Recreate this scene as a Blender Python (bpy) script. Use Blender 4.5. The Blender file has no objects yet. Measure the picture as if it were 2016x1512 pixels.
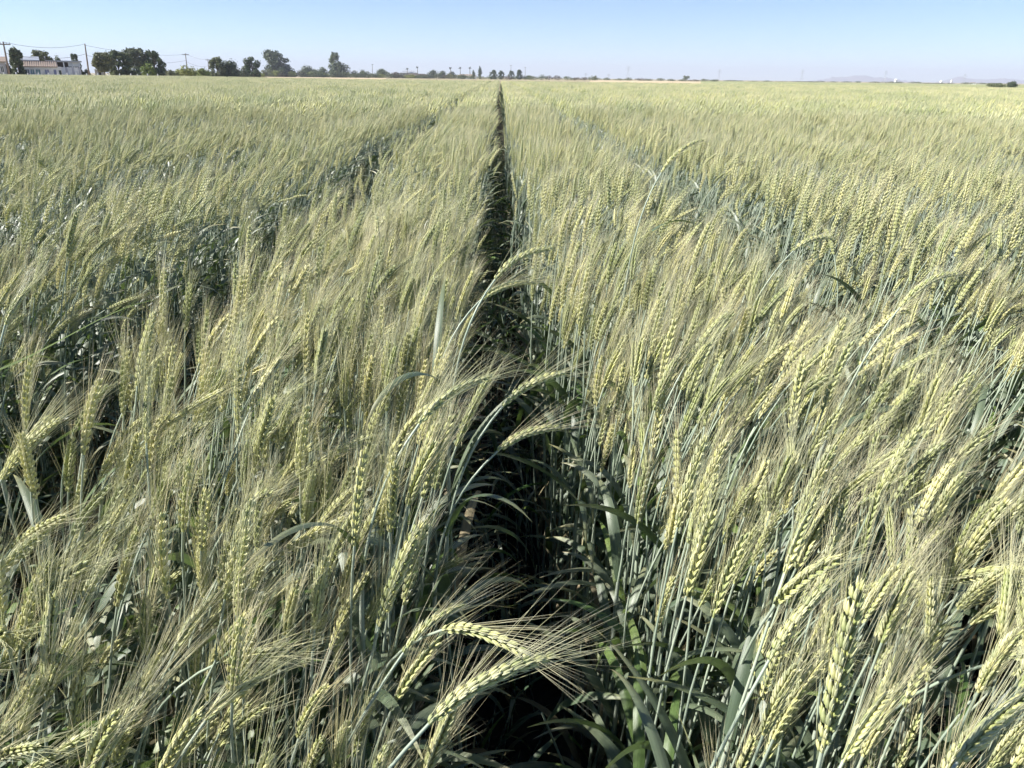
import bpy, math, random
import numpy as np
from mathutils import Matrix, Vector, Euler, Quaternion

R = math.radians
rng = np.random.default_rng(11)
random.seed(11)
scene = bpy.context.scene
COL = scene.collection

# ------------------------------------------------------------------ camera
FPX, CX, CY = 1514.0, 1008.0, 756.0          # focal length and centre on the 2016 px photograph
PITCH, ROLL, YAW = R(21.73), 0.0115, R(-1.06)
EYE = Vector((0.0, 0.0, 1.35))
cam = bpy.data.cameras.new('camera')
cam.sensor_fit = 'HORIZONTAL'
cam.angle = 2 * math.atan(CX / FPX)
cam.clip_start, cam.clip_end = 0.02, 40000
camo = bpy.data.objects.new('camera', cam)
COL.objects.link(camo)
CROT = Matrix.Rotation(YAW, 3, 'Z') @ Matrix.Rotation(math.pi / 2 - PITCH, 3, 'X') @ Matrix.Rotation(ROLL, 3, 'Z')
camo.matrix_world = Matrix.Translation(EYE) @ CROT.to_4x4()
scene.camera = camo

# ------------------------------------------------------------------ sky, sun, exposure
SUN_EL, SUN_AZ = R(38), R(-97)              # azimuth clockwise from +Y (the row direction)
world = bpy.data.worlds.new('World')
scene.world = world
world.use_nodes = True
wn, wl = world.node_tree.nodes, world.node_tree.links
wn.clear()
sky = wn.new('ShaderNodeTexSky')
sky.sky_type = 'NISHITA'
sky.sun_disc = False
sky.sun_elevation, sky.sun_rotation = SUN_EL, -SUN_AZ
sky.altitude = 50
sky.air_density, sky.dust_density, sky.ozone_density = 0.6, 0.0, 3.5
bg = wn.new('ShaderNodeBackground')
bg.inputs['Strength'].default_value = 0.080
wo = wn.new('ShaderNodeOutputWorld')
wl.new(sky.outputs[0], bg.inputs[0])
wl.new(bg.outputs[0], wo.inputs[0])
sund = Vector((math.sin(SUN_AZ) * math.cos(SUN_EL), math.cos(SUN_AZ) * math.cos(SUN_EL), math.sin(SUN_EL)))
sl = bpy.data.lights.new('sun', 'SUN')
sl.energy, sl.angle, sl.color = 5.0, R(0.53), (1.0, 0.965, 0.90)
so = bpy.data.objects.new('sun', sl)
so.rotation_euler = sund.to_track_quat('Z', 'Y').to_euler()
COL.objects.link(so)
vs = scene.view_settings
vs.view_transform, vs.look, vs.gamma, vs.exposure = 'Standard', 'None', 1.0, 1.03
vs.use_curve_mapping = False
cy = scene.cycles
cy.max_bounces, cy.diffuse_bounces, cy.glossy_bounces = 4, 2, 1
cy.transmission_bounces, cy.transparent_max_bounces, cy.volume_bounces = 3, 4, 0
cy.caustics_reflective = cy.caustics_refractive = False
cy.use_adaptive_sampling = True
cy.adaptive_threshold = 0.02
cy.adaptive_min_samples = 12
cy.use_denoising = True
cy.denoiser = 'OPENIMAGEDENOISE'
cy.denoising_input_passes = 'RGB_ALBEDO_NORMAL'
cy.denoising_prefilter = 'ACCURATE'
cy.sample_clamp_indirect = 6.0

def ray(px, py):
    d = CROT @ Vector(((px - CX) / FPX, -(py - CY) / FPX, -1.0))
    return d
def P(px, py, D):                             # point on the line of sight at horizontal distance D
    d = ray(px, py)
    return EYE + d * (D / math.hypot(d.x, d.y))
def at_depth(px, py, depth):
    return EYE + ray(px, py) * depth
def project(p):                               # arrays (n,3) -> px, py, depth
    q = (np.asarray(p) - np.array(EYE)) @ np.array(CROT)
    return CX + FPX * q[:, 0] / -q[:, 2], CY - FPX * q[:, 1] / -q[:, 2], -q[:, 2]
def horizon(px):
    return 141.0 + 0.0115 * px

# ------------------------------------------------------------------ materials
def new_mat(name):
    m = bpy.data.materials.new(name)
    m.use_nodes = True
    nt = m.node_tree
    nt.nodes.clear()
    return m, nt.nodes, nt.links

def plant_mat(name, c1, c2, rough=0.45, trans=0.0, tcol=None, vary=0.18, scale=60.0, spec=0.5, stripes=False, coat=0.0, grad=None):
    m, n, l = new_mat(name)
    out = n.new('ShaderNodeOutputMaterial')
    b = n.new('ShaderNodeBsdfPrincipled')
    b.inputs['Roughness'].default_value = rough
    b.inputs['Specular IOR Level'].default_value = spec
    oi = n.new('ShaderNodeObjectInfo')
    geo = n.new('ShaderNodeTexCoord')
    nz = n.new('ShaderNodeTexNoise')
    nz.inputs['Scale'].default_value = scale
    nz.inputs['Detail'].default_value = 3.0
    l.new(geo.outputs['Object'], nz.inputs['Vector'])
    mix = n.new('ShaderNodeMix'); mix.data_type = 'RGBA'
    mix.inputs['A'].default_value = (*c1, 1); mix.inputs['B'].default_value = (*c2, 1)
    mr = n.new('ShaderNodeMapRange')
    mr.inputs['From Min'].default_value, mr.inputs['From Max'].default_value = 0.3, 0.7
    l.new(nz.outputs['Fac'], mr.inputs['Value'])
    l.new(mr.outputs[0], mix.inputs['Factor'])
    col = mix.outputs['Result']
    if grad is not None:                       # the 'tone' attribute runs along the organ (base 0, tip 1)
        at = n.new('ShaderNodeAttribute'); at.attribute_name = 'tone'
        g = n.new('ShaderNodeMix'); g.data_type = 'RGBA'
        g.inputs['B'].default_value = (*grad, 1)
        l.new(at.outputs['Fac'], g.inputs['Factor'])
        l.new(col, g.inputs['A'])
        col = g.outputs['Result']
    if stripes:
        uv = n.new('ShaderNodeUVMap'); uv.uv_map = 'UVMap'
        mp = n.new('ShaderNodeMapping'); mp.inputs['Scale'].default_value = (34.0, 1.3, 1.0)
        l.new(uv.outputs[0], mp.inputs[0])
        n2 = n.new('ShaderNodeTexNoise'); n2.inputs['Scale'].default_value = 1.0; n2.inputs['Detail'].default_value = 2.0
        l.new(mp.outputs[0], n2.inputs['Vector'])
        r2 = n.new('ShaderNodeMapRange')
        r2.inputs['From Min'].default_value, r2.inputs['From Max'].default_value = 0.3, 0.7
        r2.inputs['To Min'].default_value, r2.inputs['To Max'].default_value = 0.72, 1.22
        l.new(n2.outputs['Fac'], r2.inputs['Value'])
        mu = n.new('ShaderNodeVectorMath'); mu.operation = 'SCALE'
        l.new(col, mu.inputs[0]); l.new(r2.outputs[0], mu.inputs['Scale'])
        col = mu.outputs[0]
        bp = n.new('ShaderNodeBump'); bp.inputs['Strength'].default_value = 0.35; bp.inputs['Distance'].default_value = 0.0006
        l.new(n2.outputs['Fac'], bp.inputs['Height'])
        l.new(bp.outputs[0], b.inputs['Normal'])
    hs = n.new('ShaderNodeHueSaturation')
    isl = n.new('ShaderNodeNewGeometry'); im = n.new('ShaderNodeMapRange')
    im.inputs['To Min'].default_value, im.inputs['To Max'].default_value = 0.80, 1.18
    l.new(isl.outputs['Random Per Island'], im.inputs['Value'])
    l.new(im.outputs[0], hs.inputs['Saturation'])
    ma = n.new('ShaderNodeMapRange')
    ma.inputs['To Min'].default_value, ma.inputs['To Max'].default_value = 1 - vary, 1 + vary
    l.new(oi.outputs['Random'], ma.inputs['Value'])
    l.new(ma.outputs[0], hs.inputs['Value'])
    mh = n.new('ShaderNodeMapRange')
    mh.inputs['To Min'].default_value, mh.inputs['To Max'].default_value = 0.525, 0.48
    l.new(oi.outputs['Random'], mh.inputs['Value'])
    l.new(mh.outputs[0], hs.inputs['Hue'])
    l.new(col, hs.inputs['Color'])
    col = hs.outputs[0]
    l.new(col, b.inputs['Base Color'])
    if trans > 0:
        t = n.new('ShaderNodeBsdfTranslucent')
        if tcol:
            t.inputs['Color'].default_value = (*tcol, 1)
        else:
            l.new(col, t.inputs['Color'])
        ms = n.new('ShaderNodeMixShader'); ms.inputs[0].default_value = trans
        l.new(b.outputs[0], ms.inputs[1]); l.new(t.outputs[0], ms.inputs[2])
        l.new(ms.outputs[0], out.inputs['Surface'])
    else:
        l.new(b.outputs[0], out.inputs['Surface'])
    return m

def surf_mat(name, c1, c2, scale=1.0, rough=0.9, bump=0.0, detail=6.0, stretch=(1, 1, 1)):
    m, n, l = new_mat(name)
    out = n.new('ShaderNodeOutputMaterial')
    b = n.new('ShaderNodeBsdfPrincipled')
    b.inputs['Roughness'].default_value = rough
    b.inputs['Specular IOR Level'].default_value = 0.25
    tc = n.new('ShaderNodeTexCoord')
    mp = n.new('ShaderNodeMapping'); mp.inputs['Scale'].default_value = stretch
    nz = n.new('ShaderNodeTexNoise'); nz.inputs['Scale'].default_value = scale; nz.inputs['Detail'].default_value = detail
    l.new(tc.outputs['Object'], mp.inputs[0]); l.new(mp.outputs[0], nz.inputs['Vector'])
    cr = n.new('ShaderNodeValToRGB')
    cr.color_ramp.elements[0].position, cr.color_ramp.elements[1].position = 0.33, 0.68
    cr.color_ramp.elements[0].color, cr.color_ramp.elements[1].color = (*c1, 1), (*c2, 1)
    l.new(nz.outputs['Fac'], cr.inputs[0]); l.new(cr.outputs[0], b.inputs['Base Color'])
    if bump:
        bp = n.new('ShaderNodeBump'); bp.inputs['Strength'].default_value = bump; bp.inputs['Distance'].default_value = 0.05
        l.new(nz.outputs['Fac'], bp.inputs['Height']); l.new(bp.outputs[0], b.inputs['Normal'])
    l.new(b.outputs[0], out.inputs['Surface'])
    return m

M_SPIKE = plant_mat('spikelet', (0.39, 0.43, 0.18), (0.58, 0.58, 0.275), 0.45, 0.12, None, 0.26, 330.0, 0.45, grad=(0.68, 0.66, 0.37))
M_AWN = plant_mat('awn', (0.67, 0.67, 0.39), (0.78, 0.75, 0.47), 0.36, 0.30, None, 0.15, 40.0, 0.5, grad=(0.74, 0.69, 0.47))
M_STEM = plant_mat('culm', (0.27, 0.33, 0.25), (0.39, 0.44, 0.35), 0.40, 0.0, None, 0.15, 25.0, 0.5)
M_LEAF = plant_mat('blade', (0.085, 0.122, 0.074), (0.148, 0.184, 0.122), 0.44, 0.16, (0.18, 0.28, 0.06), 0.22, 14.0, 0.6, stripes=True, grad=(0.42, 0.37, 0.17))
M_GREEN = plant_mat('fresh_blade', (0.09, 0.145, 0.045), (0.13, 0.185, 0.06), 0.4, 0.22, (0.18, 0.27, 0.05), 0.15, 14.0, 0.5, stripes=True)
M_DEAD = plant_mat('dry_blade', (0.20, 0.17, 0.10), (0.30, 0.26, 0.16), 0.7, 0.2, None, 0.2, 30.0, 0.3, stripes=True)
WHEAT_MATS = [M_SPIKE, M_AWN, M_STEM, M_LEAF, M_GREEN, M_DEAD]

# ------------------------------------------------------------------ mesh collecting
class MB:
    def __init__(s):
        s.v, s.f, s.m, s.t, s.uv, s.n = [], [], [], [], [], 0
    def add(s, verts, faces, mat=0, tone=None, uv=None):
        verts = np.asarray(verts, dtype=float)
        s.v.append(verts)
        k = len(verts)
        s.t.append(np.zeros(k) if tone is None else np.asarray(tone, float))
        s.uv.append(np.zeros((k, 2)) if uv is None else np.asarray(uv, float))
        for f in faces:
            s.f.append(tuple(i + s.n for i in f))
        s.m.extend([mat] * len(faces))
        s.n += k
    def box(s, c, h, mat=0, rot=None):
        c = np.array(c, float); h = np.array(h, float)
        v = np.array([[x, y, z] for x in (-1, 1) for y in (-1, 1) for z in (-1, 1)], float) * h
        if rot is not None:
            v = v @ np.array(rot).T
        s.add(v + c, [(0, 1, 3, 2), (4, 6, 7, 5), (0, 4, 5, 1), (2, 3, 7, 6), (0, 2, 6, 4), (1, 5, 7, 3)], mat)
    def tube(s, pts, rad, sides=5, mat=0, tone=None, cap=True):
        pts = np.asarray(pts, float); k = len(pts)
        rad = np.broadcast_to(np.asarray(rad, float), (k,))
        T = np.gradient(pts, axis=0); T /= np.linalg.norm(T, axis=1)[:, None] + 1e-12
        ref = np.array([0.31, 0.95, 0.02]) if abs(T[0] @ np.array([0.31, 0.95, 0.02])) < 0.9 else np.array([1.0, 0, 0])
        N = np.cross(T, ref); N /= np.linalg.norm(N, axis=1)[:, None] + 1e-12
        B = np.cross(T, N)
        a = np.arange(sides) * 2 * math.pi / sides
        v = (pts[:, None] + rad[:, None, None] * (np.cos(a)[None, :, None] * N[:, None] + np.sin(a)[None, :, None] * B[:, None])).reshape(-1, 3)
        f = [(i * sides + j, i * sides + (j + 1) % sides, (i + 1) * sides + (j + 1) % sides, (i + 1) * sides + j) for i in range(k - 1) for j in range(sides)]
        if cap:
            f.append(tuple(range(sides))[::-1]); f.append(tuple((k - 1) * sides + j for j in range(sides)))
        tn = None if tone is None else np.repeat(np.linspace(tone[0], tone[1], k), sides)
        s.add(v, f, mat, tn)
    def spike(s, pts, rad, sides=3, mat=0, tone=(0, 1)):      # tube drawn out to a point
        pts = np.asarray(pts, float); k = len(pts)
        T = pts[-1] - pts[0]; T /= np.linalg.norm(T)
        N = np.cross(T, np.array([0.3, 0.2, 0.93]) if abs(T[2]) < 0.9 else np.array([1.0, 0.1, 0]));  N /= np.linalg.norm(N)
        B = np.cross(T, N)
        a = np.arange(sides) * 2 * math.pi / sides
        ring = np.cos(a)[:, None] * N + np.sin(a)[:, None] * B
        v, tn = [], []
        for i in range(k - 1):
            r = rad * (1 - 0.75 * i / (k - 1))
            v.append(pts[i] + ring * r); tn += [tone[0] + (tone[1] - tone[0]) * i / (k - 1)] * sides
        v.append(pts[-1:]); tn.append(tone[1])
        f = [(i * sides + j, i * sides + (j + 1) % sides, (i + 1) * sides + (j + 1) % sides, (i + 1) * sides + j) for i in range(k - 2) for j in range(sides)]
        b = (k - 2) * sides
        f += [(b + j, b + (j + 1) % sides, b + sides) for j in range(sides)]
        s.add(np.concatenate(v), f, mat, tn)
    def mesh(s, name, mats, smooth=True):
        me = bpy.data.meshes.new(name)
        v = np.concatenate(s.v) if s.v else np.zeros((0, 3))
        me.from_pydata(v.tolist(), [], s.f)
        for m in mats:
            me.materials.append(m)
        if len(mats) > 1:
            me.polygons.foreach_set('material_index', s.m)
        if smooth:
            me.polygons.foreach_set('use_smooth', [True] * len(s.f))
        t = np.concatenate(s.t)
        if t.any():
            at = me.attributes.new('tone', 'FLOAT', 'POINT'); at.data.foreach_set('value', t)
        u = np.concatenate(s.uv)
        if u.any():
            lay = me.uv_layers.new(name='UVMap')
            li = np.empty(len(me.loops), dtype=np.int32); me.loops.foreach_get('vertex_index', li)
            lay.data.foreach_set('uv', u[li].ravel())
        me.update()
        return me

def link(name, data, parent=None, mat4=None):
    o = bpy.data.objects.new(name, data)
    COL.objects.link(o)
    if parent is not None:
        o.parent = parent
    if mat4 is not None:
        o.matrix_basis = mat4
    return o
def tag(o, label=None, cat=None, group=None, kind=None):
    if label: o['label'] = label
    if cat: o['category'] = cat
    if group: o['group'] = group
    if kind: o['kind'] = kind
    return o
def empty(name, loc, rz=0.0):
    o = link(name, None)
    o.empty_display_size = 0.1
    o.location = loc
    o.rotation_euler = (0, 0, rz)
    return o

# ------------------------------------------------------------------ terrain
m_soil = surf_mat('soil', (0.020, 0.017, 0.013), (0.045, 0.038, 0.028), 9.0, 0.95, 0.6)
m_land = surf_mat('dry_land', (0.30, 0.245, 0.15), (0.40, 0.35, 0.22), 0.02, 0.95)
m_dirt = surf_mat('pale_dirt', (0.52, 0.40, 0.25), (0.62, 0.50, 0.33), 0.06, 0.95)
m_fieldgreen = surf_mat('far_crop', (0.26, 0.28, 0.12), (0.36, 0.36, 0.17), 0.03, 0.95)

def sheet(name, pts, z, mat):
    me = bpy.data.meshes.new(name)
    me.from_pydata([(p[0], p[1], z) for p in pts], [], [tuple(range(len(pts)))])
    me.materials.append(mat)
    return tag(link(name, me), kind='structure')

sheet('ground', [(-9000, -300), (9000, -300), (9000, 11000), (-9000, 11000)], 0.0, m_land)

# field outline: photograph column -> distance of the crop's far edge
EDGE_X = [-700, 0, 350, 530, 700, 1000, 1165, 1400, 1690, 2016, 2700]
EDGE_D = [105, 118, 135, 105, 88, 86, 80, 80, 90, 68, 60]
def az_of(px):
    d = ray(px, horizon(px)); return math.atan2(d.x, d.y)
EDGE_A = [az_of(x) for x in EDGE_X]
def edge_dist(x, y):
    return np.interp(np.arctan2(x, y), EDGE_A, EDGE_D)
# bare soil of the crop, with the furrow along the rows as a real trough
FURROW0, PITCHX = -0.055, 0.80
def furrow_offset(x):
    k = np.round((x - FURROW0) / PITCHX)
    return x - (FURROW0 + k * PITCHX), k
b = MB()
xs = np.concatenate([np.arange(-3.2, 3.3, 0.05)]); ys = np.arange(-3.0, 16.0, 0.25)
off, _ = furrow_offset(xs)
zz = 0.03 - 0.11 * np.exp(-(off / 0.13) ** 2) + 0.09
gv = np.array([(x, y, z + rng.normal(0, 0.008)) for y in ys for x, z in zip(xs, zz)])
nx = len(xs)
b.add(gv, [(j * nx + i, j * nx + i + 1, (j + 1) * nx + i + 1, (j + 1) * nx + i) for j in range(len(ys) - 1) for i in range(nx - 1)])
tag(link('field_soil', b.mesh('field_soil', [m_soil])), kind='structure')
fp = [(math.sin(a) * d, math.cos(a) * d) for a, d in zip(EDGE_A, EDGE_D)]
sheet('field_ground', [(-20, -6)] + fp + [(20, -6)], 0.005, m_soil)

# ------------------------------------------------------------------ wheat: one plant's organs
GROUND_Z = 0.02
def plant_curve(r, h, base_lean, neck, n=26):
    """centre line of culm in the x-z plane: leans slightly, bows at the neck; returns culm points and ear points"""
    L = h + 0.03
    s = np.linspace(0, L, n)
    u = s / L
    wob = r.normal(0, 0.02)
    th = base_lean * (0.4 + 0.6 * u) + (neck - base_lean) * np.clip((u - 0.52) / 0.48, 0, 1) ** 1.7 + wob * np.sin(u * 5)
    ds = L / (n - 1)
    x = np.concatenate([[0], np.cumsum(np.sin(th[:-1]) * ds)]); z = np.concatenate([[0], np.cumsum(np.cos(th[:-1]) * ds)])
    z *= h / max(z[-1], 0.3) if neck < 1.2 else 1.0
    side = np.cumsum(r.normal(0, 0.0012, n)); side -= side[0]
    culm = np.stack([x, side, z], 1)
    return culm, th[-1]

def ear_curve(p0, th0, L, curl, n=12):
    th = th0 + curl * np.linspace(0, 1, n)
    ds = L / (n - 1)
    x = np.concatenate([[0], np.cumsum(np.sin(th[:-1]) * ds)]); z = np.concatenate([[0], np.cumsum(np.cos(th[:-1]) * ds)])
    return p0 + np.stack([x, np.zeros(n), z], 1)

def interp_curve(pts, u):
    k = (len(pts) - 1) * u; i = min(int(k), len(pts) - 2); f = k - i
    p = pts[i] * (1 - f) + pts[i + 1] * f
    t = pts[i + 1] - pts[i]
    return p, t / np.linalg.norm(t)

def ovoid(L, w, t, sides, rings, tipbend=0.0):
    """a pointed floret: local +z is its length"""
    us = np.linspace(0, 1, rings + 2)
    v = [(0, 0, 0)]; tn = [0.0]
    for u in us[1:-1]:
        r = (math.sin(math.pi * u ** 0.72) ** 0.85) * (1 - 0.25 * u)
        for j in range(sides):
            a = 2 * math.pi * j / sides
            v.append((math.cos(a) * t * r + tipbend * u * u, math.sin(a) * w * r, u * L)); tn.append(u)
    v.append((tipbend, 0, L)); tn.append(1.0)
    f = [(0, 1 + (j + 1) % sides, 1 + j) for j in range(sides)]
    for i in range(rings - 1):
        for j in range(sides):
            a = 1 + i * sides; c = a + sides
            f.append((a + j, a + (j + 1) % sides, c + (j + 1) % sides, c + j))
    a = 1 + (rings - 1) * sides
    f += [(a + j, a + (j + 1) % sides, len(v) - 1) for j in range(sides)]
    return np.array(v), f, np.array(tn) ** 2 * 0.8

def rot_axis(v, axis, ang):
    return np.asarray(v) @ np.array(Matrix.Rotation(ang, 3, axis)).T

def spikelet_geo(lod):
    """+z along the spikelet, +x outward, y its breadth: two glumed outer florets and one in the middle"""
    g = []
    if lod == 0:
        spec = [(0.0135, 0.0021, 0.0022, 0.0, 0.0012, 0.0, 6, 4), (0.0138, 0.0019, 0.0022, -0.0019, 0.0, 0.16, 6, 4), (0.0138, 0.0019, 0.0022, 0.0019, 0.0, -0.16, 6, 4),
                (0.0105, 0.0013, 0.0011, -0.0030, 0.0006, 0.27, 5, 3), (0.0105, 0.0013, 0.0011, 0.0030, 0.0006, -0.27, 5, 3)]
    elif lod == 1:
        spec = [(0.0135, 0.0025, 0.0025, -0.0017, 0.0006, 0.16, 5, 2), (0.0135, 0.0025, 0.0025, 0.0017, 0.0006, -0.16, 5, 2)]
    for L, w, t, y, x, ang, sd, rg in spec:
        v, f, tn = ovoid(L, w, t, sd, rg, -0.0006)
        v = rot_axis(v, 'X', ang) + np.array([x, y, 0])
        g.append((v, f, tn))
    return g

def make_ear(r, pts, lod, roll, awn_len, n_spk):
    """returns spikelet frames [(4x4)], awn polylines"""
    L = np.linalg.norm(np.diff(pts, axis=0), axis=1).sum()
    frames, awns = [], []
    girth = r.uniform(0.78, 1.0)
    for i in range(n_spk):
        u = (i + 0.15) / n_spk
        p, T = interp_curve(pts, u)
        side0 = np.array([0.0, 1.0, 0.0]); nrm = np.cross(side0, T)
        N = math.cos(roll) * side0 + math.sin(roll) * nrm
        s = 1 if i % 2 else -1
        out = N * s
        env = (0.62 + 0.38 * min(1, u / 0.2)) * (1 - 0.42 * max(0, (u - 0.62) / 0.38) ** 1.5)
        ang = (0.33 - 0.12 * u) + r.normal(0, 0.05)
        if i == n_spk - 1:
            ang = 0.02
        z = T * math.cos(ang) + out * math.sin(ang)
        x = out * math.cos(ang) - T * math.sin(ang)
        y = np.cross(z, x)
        sc = env * girth * r.uniform(0.9, 1.1)
        m = np.eye(4); m[:3, 0] = x * sc; m[:3, 1] = y * sc; m[:3, 2] = z * sc
        m[:3, 3] = p + out * 0.0012
        frames.append(m)
        for q in ((-1, 1) if lod == 0 else ((-1,) if i % 4 < 2 else (1,))):
            if r.random() < (0.15 if lod == 0 else 0.36):
                continue
            st = m[:3, 3] + z * 0.0115 * sc + y * q * 0.0036 * sc
            d = z * 0.62 + T * 0.55 + y * q * r.uniform(0.02, 0.22) + out * r.uniform(-0.1, 0.08) + r.normal(0, 0.035, 3)
            d /= np.linalg.norm(d)
            la = awn_len * (0.62 + 0.38 * (1 - u) + 0.2 * math.sin(3.1 * u)) * r.uniform(0.8, 1.12)
            bend = out * r.normal(0.03, 0.05) + np.array([0.05, 0, -0.03]) + r.normal(0, 0.06, 3)
            awns.append([st, st + d * la * 0.5 + bend * la * 0.22, st + d * la + bend * la * 0.75])
    return frames, awns

def leaf_geo(r, p0, az, up, L, W, droop, twist, seg=12, mat=3, cross=4):
    """a strap blade: rises from the sheath, arches over, hangs; folded along the midrib and twisted"""
    us = np.linspace(0, 1, seg + 1)
    th = up + droop * us ** 1.25
    ds = L / seg
    dirx = np.array([math.cos(az), math.sin(az), 0.0]); lat = np.array([-math.sin(az), math.cos(az), 0.0])
    p = np.array(p0, float); v, uv, tn = [], [], []
    sway = r.normal(0, 0.25)
    for i, u in enumerate(us):
        t = dirx * math.sin(th[i]) + np.array([0, 0, math.cos(th[i])])
        nrm = np.cross(t, lat)
        a = twist * u
        w = lat * math.cos(a) + nrm * math.sin(a); nn = np.cross(w, t)
        wid = W * (0.55 + 0.45 * min(1, u / 0.15)) * (1 - max(0, (u - 0.35) / 0.65) ** 1.9) + 0.0004
        for c in range(cross + 1):
            q = c / cross * 2 - 1
            v.append(p + w * wid * 0.5 * q + nn * (abs(q) * wid * 0.13))
            uv.append((c / cross, u * L * 8)); tn.append(u)
        p = p + (t + lat * sway * u * 0.5) * ds
    k = cross + 1
    f = [(i * k + c, i * k + c + 1, (i + 1) * k + c + 1, (i + 1) * k + c) for i in range(seg) for c in range(cross)]
    return np.array(v), f, np.array(tn) ** 6 * 0.8, np.array(uv)

class Plant:
    """geometry of one wheat plant, base at the origin, bowing toward +x"""
    def __init__(s, r, h=0.86, lean=0.08, neck=0.6, curl=0.35, ear=0.088, awn=0.10, lod=0, leaves=3, roll=None, culm=None, ear_pts=None, green=False, n_awn=None):
        if culm is None:
            s.culm, th = plant_curve(r, h, lean, neck)
            s.earc = ear_curve(s.culm[-1], th, ear, curl)
        else:
            s.culm, s.earc = culm, ear_pts
        roll = r.uniform(0, math.pi) if roll is None else roll
        n_spk = int(r.integers(19, 25)) if lod == 0 else 18
        s.frames, s.awns = make_ear(r, s.earc, lod, roll, awn, n_spk)
        s.lod = lod
        s.leaves = []
        hs = [0.70, 0.52, 0.34, 0.2][:leaves]
        for k, u in enumerate(hs):
            p, t = interp_curve(s.culm, u * r.uniform(0.9, 1.06))
            az = r.normal(0.2, 1.0) if r.random() < 0.6 else r.uniform(-math.pi, math.pi)
            s.leaves.append(leaf_geo(r, p, az, r.uniform(0.2, 0.65), r.uniform(0.17, 0.27), r.uniform(0.011, 0.0165), r.uniform(1.0, 2.5), r.normal(0, 1.1),
                                     12 if lod == 0 else 6, 4 if (green and k == 0) else 3, 4 if lod == 0 else 2))
            s.leaves[-1] = (*s.leaves[-1], 5 if (k == 3 or (k == 2 and r.random() < 0.25)) else (4 if (green and k == 0) else 3))
    def stem_mb(s, b=None, mat=0):
        b = b or MB()
        n = len(s.culm)
        idx = range(n) if s.lod == 0 else range(0, n, 3)
        pts = s.culm[list(idx)]
        u = np.linspace(0, 1, len(pts))
        rad = 0.0024 - 0.0011 * u
        b.tube(pts, rad, 6 if s.lod == 0 else 4, mat, cap=False)
        if s.lod == 0:
            for k in (0.34, 0.70):             # leaf sheath and node
                i = int(k * (n - 1))
                b.tube(s.culm[i - 4:i + 1], [0.0029, 0.0030, 0.0031, 0.0031, 0.0024], 6, mat, cap=False)
        return b
    def rachis_mb(s, b=None, mat=0):
        b = b or MB()
        b.tube(s.earc, np.linspace(0.0015, 0.0008, len(s.earc)), 5 if s.lod == 0 else 3, mat, cap=False)
        return b
    def beard_mb(s, b=None, mat=0, rad=0.00022):
        b = b or MB()
        for a in s.awns:
            b.spike(a, rad, 3, mat)
        return b
    def spikes_mb(s, b=None, mat=0):
        b = b or MB()
        geo = SPK[s.lod]
        for m in s.frames:
            for v, f, tn in geo:
                b.add(v @ m[:3, :3].T + m[:3, 3], f, mat, tn)
        return b
    def leaf_mb(s, i, b=None, mat=None):
        b = b or MB()
        v, f, tn, uv, mm = s.leaves[i]
        b.add(v, f, mm if mat is None else mat, tn, uv)
        return b
    def whole(s, name):
        b = MB()
        s.stem_mb(b, 2); s.rachis_mb(b, 0); s.spikes_mb(b, 0); s.beard_mb(b, 1, 0.00022 if s.lod == 0 else 0.00027)
        for i in range(len(s.leaves)):
            s.leaf_mb(i, b)
        return b.mesh(name, WHEAT_MATS)
SPK = {0: spikelet_geo(0), 1: spikelet_geo(1)}

# ------------------------------------------------------------------ wheat: where every plant stands
def smooth_noise(x, y, f, seed):
    q = np.random.default_rng(seed)
    o = np.zeros_like(x)
    for k in range(5):
        a = q.uniform(0, 2 * math.pi); ff = f * q.uniform(0.6, 1.7)
        o += np.sin((x * math.cos(a) + y * math.sin(a)) * ff * 2 * math.pi + q.uniform(0, 6.28))
    return o / 2.6

def keep_mask(x, y):
    """true where a plant stands: on the beds, not in the furrows"""
    off, k = furrow_offset(x)
    wob = 0.02 * smooth_noise(x * 0 + k * 7.3, y, 0.8, 5)
    gap = smooth_noise(x * 0 + k * 3.1, y, 0.35, 8)
    half = np.where(k < -1, 0.195 + 0.035 * gap, np.where(k < 0, 0.155 + 0.045 * gap, 0.165 + 0.025 * gap))
    lo = np.where(k == 0, -0.092, -half); hi = np.where(k == 0, 0.120 + 0.085 * np.exp(-np.maximum(y, 0) / 2.5), half)
    infur = (off > lo + wob) & (off < hi + wob)
    return ~infur

CELL = 0.049
def jitter_grid(x0, x1, y0, y1):
    gx, gy = np.meshgrid(np.arange(x0, x1, CELL), np.arange(y0, y1, CELL))
    x = (gx + rng.uniform(0, CELL, gx.shape)).ravel(); y = (gy + rng.uniform(0, CELL, gy.shape)).ravel()
    return x, y

R_HIGH, R_MID = 2.3, 11.0
px_, py_ = jitter_grid(-11.5, 11.5, -2.6, 11.2)
dist = np.hypot(px_, py_)
ang = np.abs(np.arctan2(px_ - 0.0, py_ + 1.2))
ok = keep_mask(px_, py_) & (dist < R_MID + 0.3) & ((ang < R(46)) | (dist < 2.2)) & ~((py_ > R_MID * 0.55) & (np.hypot(px_, py_) > R_MID))
ok &= ~((np.hypot(px_, py_) < 0.14))
px_, py_, dist = px_[ok], py_[ok], dist[ok]
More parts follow.
